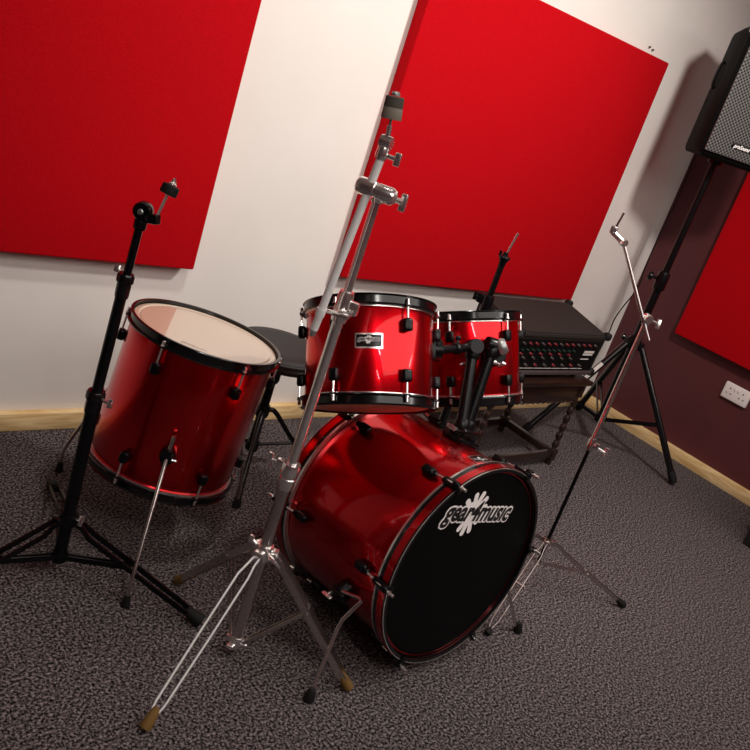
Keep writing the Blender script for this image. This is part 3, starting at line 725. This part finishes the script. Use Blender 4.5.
for deg in (-8, 112, 232):
    d = V((math.cos(math.radians(deg)), math.sin(math.radians(deg)), 0)); R = .27
    lg = obj('leg', tube(B(), smooth_path([base + d*.022 + V((0, 0, .238)), base + d*.055 + V((0, 0, .226)), base + d*.15 + V((0, 0, .125)), base + d*R + V((0, 0, .018))], 5), .0088, 12), 'black', t)
    obj('brace', tube(B(), [base + d*.02 + V((0, 0, .10)), base + d*.165 + V((0, 0, .108))], .0065, 10), 'black', lg)
    obj('rubber_foot', lathe(B(), [(0, .034), (.011, .034), (.016, .004), (.013, 0), (0, 0)], base + d*R, (-.5*d.x, -.5*d.y, 1), 14), 'rubber', lg)

# ------------------------------------------------------------------ dark wooden side table
x0, x1, y0, y1, zt = -1.66, -1.005, -.575, -.195, .440
t = thing('side_table', ((x0+x1)/2, (y0+y1)/2, 0), 'old dark wooden side table with turned legs under the mixer amplifier', 'table')
obj('tabletop', box(B(), ((x0+x1)/2, (y0+y1)/2, zt-.011), (x1-x0, y1-y0, .022), bevel=.005), 'dark_wood', t)
for (cx_, cy_, sx, sy) in (((x0+x1)/2, y0+.03, x1-x0-.08, .018), ((x0+x1)/2, y1-.03, x1-x0-.08, .018), (x0+.035, (y0+y1)/2, .018, y1-y0-.07), (x1-.035, (y0+y1)/2, .018, y1-y0-.07)):
    obj('apron', box(B(), (cx_, cy_, zt-.022-.044), (sx, sy, .088), bevel=.002), 'dark_wood', t)
bm = B()
for i in range(15):
    xx = x0+.075 + i*(x1-x0-.15)/14
    bmesh.ops.create_uvsphere(bm, u_segments=10, v_segments=6, radius=1, matrix=Matrix.Translation((xx, y0+.021, zt-.108)) @ Matrix.Diagonal((.013, .006, .004, 1)))
obj('bead_moulding', bm, 'dark_wood', t, 'carved beads along the apron')
legs = ((x0+.035, y0+.035), (x1-.035, y0+.035), (x0+.035, y1-.035), (x1-.035, y1-.035))
for lx, ly in legs:
    bm = box(B(), (lx, ly, .385), (.036, .036, .066), bevel=.003)
    box(bm, (lx, ly, .052), (.036, .036, .056), bevel=.003)
    prof = [(.012, .078)]
    for k in range(6):
        z0 = .085 + k*.044
        prof += [(.010, z0), (.0155, z0+.010), (.0165, z0+.020), (.0155, z0+.030), (.010, z0+.038)]
    prof += [(.012, .354)]
    lathe(bm, [(0, .078)] + prof + [(0, .354)], (lx, ly, 0), (0, 0, 1), 16)
    lathe(bm, [(0, .0), (.014, 0), (.017, .010), (.013, .026), (0, .026)], (lx, ly, 0), (0, 0, 1), 14)
    obj('leg', bm, 'dark_wood', t)
for p, q in ((0, 1), (2, 3), (0, 2), (1, 3)):
    A, Bp = V((*legs[p], .055)), V((*legs[q], .055))
    d = (Bp-A).normalized()
    obj('stretcher', box(B(), (A+Bp)/2, ((Bp-A).length-.034, .026, .034), X=d, bevel=.003), 'dark_wood', t)

# ------------------------------------------------------------------ mixer amplifier on the table
ax0, ax1, ay0, ay1 = -1.605, -.985, -.535, -.275
t = thing('mixer_amplifier', ((ax0+ax1)/2, (ay0+ay1)/2, zt), 'black mixer amplifier with rows of small knobs on the wooden table', 'amplifier')
zb = zt + .012
zf, zk = .648, .700
def prism_yz(bm, prof, xa, xb):
    A = [bm.verts.new((xa, y, z)) for y, z in prof]; Bq = [bm.verts.new((xb, y, z)) for y, z in prof]
    ring_faces(bm, A, Bq); bm.faces.new(list(reversed(A))); bm.faces.new(Bq); return bm
bm = prism_yz(B(), [(ay0+.012, zb), (ay1, zb), (ay1, zk), (ay0, zf), (ay0, zf-.024), (ay0+.012, zf-.026)], ax0, ax1)
bmesh.ops.bevel(bm, geom=bm.edges[:], offset=.006, segments=2, affect='EDGES')
obj('cabinet', bm, 'amp_cover', t, 'black textured covering')
obj('front_panel', box(B(), ((ax0+ax1)/2, ay0+.010, zb+.089), (ax1-ax0-.04, .006, .156)), 'panel_black', t)
obj('lower_rail', box(B(), ((ax0+ax1)/2, ay0+.004, zb+.014), (ax1-ax0-.03, .014, .018), bevel=.003), 'knob_grey', t, 'grey lower rail')
yp = ay0+.007
def knob(x, z, r, mt):
    r *= .8
    bm = lathe(B(), [(0, 0), (r*1.15, 0), (r*1.15, .003), (r, .004), (r*.85, .014), (0, .015)], (x, yp, z), (0, -1, 0), 12)
    box(bm, (x, yp-.0155, z+r*.45), (r*.3, .001, r*.8))
    obj('knob', bm, mt, t, {'knob_red': 'red knob', 'knob_grey': 'grey knob', 'knob_green': 'green knob'}[mt])
for i in range(13): knob(ax0+.045 + i*.0425, zb+.146, .0062, 'knob_red' if i % 3 else 'knob_grey')
for i in range(11): knob(ax0+.050 + i*.0360, zb+.117, .0050, 'knob_green')
for i in range(6): knob(ax0+.050 + i*.066, zb+.100, .0065, 'knob_red')
for i in range(6): knob(ax0+.075 + i*.066, zb+.082, .0062, 'knob_grey')
for i in range(8): knob(ax0+.045 + i*.0640, zb+.050, .0068, 'knob_grey' if i % 2 else 'knob_red')
obj('name_plate', box(B(), (ax1-.085, yp-.001, zb+.113), (.075, .002, .010)), 'print_light', t, 'pale printed name strip')
obj('name_plate', box(B(), (ax1-.089, yp-.001, zb+.101), (.072, .002, .008)), 'print_light', t, 'pale printed name strip')
obj('name_plate', box(B(), (ax1-.100, yp-.001, zb+.079), (.060, .002, .004)), 'print_light', t, 'pale printed line')
obj('print_line', box(B(), ((ax0+ax1)/2-.02, yp-.0008, zb+.033), (ax1-ax0-.14, .0015, .0022)), 'print_light', t, 'pale line along the panel')
for cx_ in (ax0, ax1):
    for cy_, cz_ in ((ay0+.004, zf-.004), (ay1-.004, zk-.006), (ay0+.016, zb+.014), (ay1-.004, zb+.014)):
        obj('corner_cap', box(B(), (cx_, cy_, cz_), (.036, .036, .036), bevel=.012, seg=3), 'rubber', t, 'black corner cap')
for cx_ in (ax0+.06, ax1-.06):
    for cy_ in (ay0+.05, ay1-.05):
        obj('rubber_foot', lathe(B(), [(0, 0), (.012, 0), (.014, .014), (0, .014)], (cx_, cy_, zt), (0, 0, 1), 14), 'rubber', t)

# ------------------------------------------------------------------ loudspeaker and its tripod
base = V((-.50, -.40, 0))
t = thing('speaker_stand', base, 'black tripod loudspeaker stand in the corner by the maroon wall', 'speaker stand')
obj('lower_tube', tube(B(), [base + V((0, 0, .12)), base + V((0, 0, .90))], .0195, 20), 'black', t)
obj('upper_tube', tube(B(), [base + V((0, 0, .86)), base + V((0, 0, 1.50))], .0165, 20), 'black', t)
bm = lathe(B(), [(0, -.045), (.026, -.045), (.029, -.035), (.029, .030), (.025, .045), (0, .045)], base + V((0, 0, .895)), (0, 0, 1), 22)
cl = obj('height_collar', bm, 'black', t)
bm = tube(B(), [base + V((0, 0, .90)) - RH_*.020, base + V((0, 0, .90)) - RH_*.050], .008, 10)
lathe(bm, [(0, 0), (.018, 0), (.021, .006), (.021, .018), (.017, .024), (0, .025)], base + V((0, 0, .90)) - RH_*.046, -RH_, 14)
obj('knob', bm, 'black_gloss', cl)
bm = lathe(B(), [(0, -.030), (.028, -.030), (.032, -.020), (.032, .020), (.028, .034), (0, .036)], base + V((0, 0, .565)), (0, 0, 1), 22)
PA = (-74.7, 45.3, 165.3)
for deg in PA:
    d = V((math.cos(math.radians(deg)), math.sin(math.radians(deg)), 0)); box(bm, base + V((0, 0, .560)) + d*.036, (.030, .044, .040), X=d, bevel=.005)
hb = obj('leg_hub', bm, 'black', t)
bm = tube(B(), [base + V((0, 0, .57)) - RH_*.02, base + V((0, 0, .575)) - RH_*.052], .007, 10)
lathe(bm, [(0, 0), (.014, 0), (.016, .005), (.016, .014), (.012, .019), (0, .02)], base + V((0, 0, .575)) - RH_*.048, -RH_, 14)
obj('knob', bm, 'black_gloss', hb)
obj('brace_collar', lathe(B(), [(0, -.022), (.025, -.022), (.029, -.014), (.029, .014), (.025, .022), (0, .022)], base + V((0, 0, .145)), (0, 0, 1), 22), 'black', t)
for deg in PA:
    d = V((math.cos(math.radians(deg)), math.sin(math.radians(deg)), 0)); R = .452
    h_, f_ = base + d*.046 + V((0, 0, .555)), base + d*R + V((0, 0, .022))
    lg = obj('leg', tube(B(), [h_, f_], .0165, 16), 'black_gloss', t)
    obj('rubber_foot', lathe(B(), [(0, -.05), (.0195, -.05), (.0205, -.004), (.016, .010), (0, .014)], f_, (f_-h_), 16), 'rubber', lg)
    m = h_*.42 + f_*.58; lo = base + d*.026 + V((0, 0, .145)); lat = V((-d.y, d.x, 0))
    obj('brace', leg_pair(B(), [lo, lo*.5+m*.5, m], [.012]*3, .016, .004, lat), 'black', lg)
    if deg == 165.3:
        q = h_*.66 + f_*.34; dd = (f_-h_).normalized(); up = (V((0, 0, 1)) - dd*dd.z).normalized(); fc = V((-.88, -.47, .5)); fc = (fc - dd*fc.dot(dd)).normalized(); up0 = up; up = fc; fc = dd.cross(up)
        bm = B()
        vs = []
        rows = []
        for i in range(7):
            an = -.55 + 1.1*i/6 ; n = up*math.cos(an) + fc*math.sin(an)
            rows.append((bm.verts.new(q - dd*.07 + n*.0170), bm.verts.new(q + dd*.07 + n*.0170)))
        for A, Bq in zip(rows, rows[1:]): bm.faces.new((A[0], A[1], Bq[1], Bq[0]))
        obj('leg_sticker', bm, 'print_light', lg, 'pale printed sticker along the leg')

# speaker cabinet: narrow at the back
n = V((-.556, -.832, 0)).normalized(); tx = V((-n.y, n.x, 0)).normalized()   # tx: to the right seen from the front
if tx.x < 0: tx = -tx
sb = V((-.50, -.40, 1.490)); HB = .548
t = thing('loudspeaker', sb, 'black loudspeaker with dark steel grille on the tripod stand', 'loudspeaker')
def cab_prof(g=0.):
    return [(-.180+g, .165), (-.168+g, .178-g), (.168-g, .178-g), (.180-g, .165), (.180-g, .090), (.095-g*.6, -.150), (.075, -.165+g), (-.075, -.165+g), (-.095+g*.6, -.150), (-.180+g, .090)]
bm = B()
levels = [(0, .022), (.012, .006), (.030, 0), (HB-.03, 0), (HB-.012, .006), (HB, .022)]
rings = [[bm.verts.new(sb + tx*x + n*y + V((0, 0, z))) for x, y in cab_prof(g)] for z, g in levels]
for A, Bq in zip(rings, rings[1:]): ring_faces(bm, A, Bq)
bm.faces.new(list(reversed(rings[0]))); bm.faces.new(rings[-1])
obj('cabinet', bm, 'cab_black', t, smooth=30)
# grille in its own local frame so that the perforation follows its plane
gr = bpy.data.objects.new('grille', None)
bm = box(B(), (0, 0, 0), (.338, .012, HB-.05), bevel=.005)
me = bpy.data.meshes.new('grille'); bm.to_mesh(me); bm.free(); me.materials.append(M['grille'])
bpy.data.objects.remove(gr)
gr = bpy.data.objects.new('grille', me); COL.objects.link(gr); gr.parent = t
gr.location = n*.184 + V((0, 0, HB/2)); gr.rotation_euler = (0, 0, math.atan2(tx.y, tx.x)); gr['label'] = 'dark perforated steel grille'
vs, fs = text_mesh('proSound', .024, .35, .0007)
cx_ = (min(v.x for v in vs) + max(v.x for v in vs))/2
bm = B()
lw = .082/(max(v.x for v in vs)-min(v.x for v in vs))
gp = lambda x, y, l: sb + tx*x + n*(.1925 + l) + V((0, 0, y))
put(bm, vs, fs, lambda x, y: gp((x-cx_)*lw - .012, y*lw*1.15 + .073, .0022))
lg_ = obj('maker_badge', box(B(), gp(-.012, .081, -.001), (.096, .004, .026), X=tx, bevel=.0015), 'black', t, 'black badge plate')
obj('badge_lettering', bm, 'logo_white', lg_, 'white slanted lettering')
obj('pole_cup', lathe(B(), [(0, -.018), (.030, -.018), (.034, -.010), (.034, .002), (0, .002)], sb, (0, 0, 1), 20), 'black', t)
for s in (-1, 1):
    nl = (tx*s*.94 - n*.34).normalized()
    cpt = sb + tx*s*.144 - n*.010 + V((0, 0, HB*.62))
    hm = B()
    ydir = V((0, 0, 1)); xd = ydir.cross(nl).normalized()
    tube(hm, smooth_path([cpt - ydir*.055 - nl*.004, cpt - ydir*.05 + nl*.012, cpt + nl*.016, cpt + ydir*.05 + nl*.012, cpt + ydir*.055 - nl*.004], 4), .007, 10)
    obj('side_handle', hm, 'black', t)
for s in (-1, 1):
    obj('corner_cap', box(B(), sb + tx*s*.160 + n*.165 + V((0, 0, HB-.012)), (.050, .040, .040), X=tx, bevel=.010, seg=3), 'chrome' if False else 'pewter', t, 'grey metal corner cap')

# cable from the loudspeaker down to the amplifier
pts = [sb - n*.17 + V((0, 0, .12)), V((-.33, -.20, 1.50)), V((-.235, -.15, 1.25)), V((-.215, -.13, 1.09)), V((-.219, -.13, 1.008)), V((-.218, -.13, .88)), V((-.205, -.13, .765)), V((-.27, -.13, .648)), V((-.296, -.13, .577)),
       V((-.285, -.12, .48)), V((-.36, -.09, .36)), V((-.60, -.09, .33)), V((-.88, -.10, .42)), V((-1.05, -.16, .55)), V((-1.08, -.276, .56))]
o = obj('cable', tube(B(), smooth_path(pts, 8), .0034, 8), 'rubber'); recenter(o, (-.25, -.13, .6))
tag(o, 'thin black cable hanging in the corner between loudspeaker and amplifier', 'cable')

# black case at the right edge of the picture
bx, by0, by1, bh = -.527, -1.297, -1.85, .42
t = thing('equipment_case', (bx+.2, (by0+by1)/2, 0), 'black equipment case on the carpet at the far right edge', 'case')
obj('case_body', box(B(), (bx+.2, (by0+by1)/2, bh/2), (.40, by0-by1, bh), bevel=.008), 'vinyl', t)
for xx in (bx+.004, bx+.396):
    for yy in (by0-.004, by1+.004):
        for zz in (bh-.016,):
            obj('corner_cap', box(B(), (xx, yy, zz), (.04, .04, .04), bevel=.012, seg=3), 'rubber', t)
obj('handle', tube(B(), smooth_path([(bx+.2-.07, (by0+by1)/2, bh), (bx+.2-.06, (by0+by1)/2, bh+.03), (bx+.2+.06, (by0+by1)/2, bh+.03), (bx+.2+.07, (by0+by1)/2, bh)], 4), .009, 10), 'rubber', t)

# ------------------------------------------------------------------ lights: ceiling downlights, tubes and one added fill
def spot(name, loc, target, energy, angle, blend, r, col=(1, .945, .89)):
    d = bpy.data.lights.new(name, 'SPOT'); d.energy = energy; d.spot_size = math.radians(angle); d.spot_blend = blend
    d.shadow_soft_size = r; d.color = col
    o = bpy.data.objects.new(name, d); COL.objects.link(o); o.location = loc
    o.rotation_euler = (V(target) - V(loc)).to_track_quat('-Z', 'Y').to_euler(); return o
def area(name, loc, target, energy, sx, sy, col=(1, .945, .89)):
    d = bpy.data.lights.new(name, 'AREA'); d.shape = 'RECTANGLE'; d.size = sx; d.size_y = sy; d.energy = energy; d.color = col
    o = bpy.data.objects.new(name, d); COL.objects.link(o); o.location = loc
    o.rotation_euler = (V(target) - V(loc)).to_track_quat('-Z', 'Y').to_euler(); return o
spot('ceiling_spot', (-1.7, -1.65, 2.5), (-1.5, -.35, 1.1), 155, 125, .9, .10)
spot('ceiling_spot', (-3.1, -1.05, 2.5), (-2.8, -.15, 1.0), 55, 110, .9, .08)
def tube_or_fill_lamp(loc, deg, L, w, e):
    o = area('ceiling_tube_or_fill', loc, (loc[0], loc[1], 0), e, L, w); o.rotation_euler = (0, 0, math.radians(deg))
tube_or_fill_lamp((-4.12, -2.82, 2.54), -86, .9, .11, 16)
tube_or_fill_lamp((-4.80, -4.35, 2.54), -90, .7, .11, 8)
tube_or_fill_lamp((-.50, -3.90, 2.54), 62, .7, .10, 8)
tube_or_fill_lamp((-2.1, -3.4, 2.54), 0, 4.0, 2.2, 62)  # broad unseen fill added under the ceiling to brighten the tom fronts

w = bpy.data.worlds.new('room_dark'); S.world = w; w.use_nodes = True
w.node_tree.nodes['Background'].inputs['Color'].default_value = (.02, .02, .02, 1)

# ------------------------------------------------------------------ camera
f, yaw, pitch, roll = 862.637, .807549, -.336760, .330952
cy, sy, cp, sp_ = math.cos(yaw), math.sin(yaw), math.cos(pitch), math.sin(pitch)
F = V((sy*cp, cy*cp, sp_)); r0 = V((cy, -sy, 0)); u0 = r0.cross(F)
Rv = r0*math.cos(roll) + u0*math.sin(roll); Uv = u0*math.cos(roll) - r0*math.sin(roll)
cam = bpy.data.cameras.new('camera'); cam.sensor_fit = 'HORIZONTAL'; cam.sensor_width = 36; cam.lens = f/750*36
co = bpy.data.objects.new('camera', cam); COL.objects.link(co)
mw = Matrix((Rv, Uv, -F)).transposed().to_4x4(); mw.translation = V((-4.3452, -2.4750, 1.44)); co.matrix_world = mw
cam.clip_start = .05
S.camera = co
S.view_settings.view_transform = 'Standard'; S.view_settings.look = 'None'
S.view_settings.exposure = 0.0; S.view_settings.gamma = 1; S.view_settings.use_curve_mapping = False
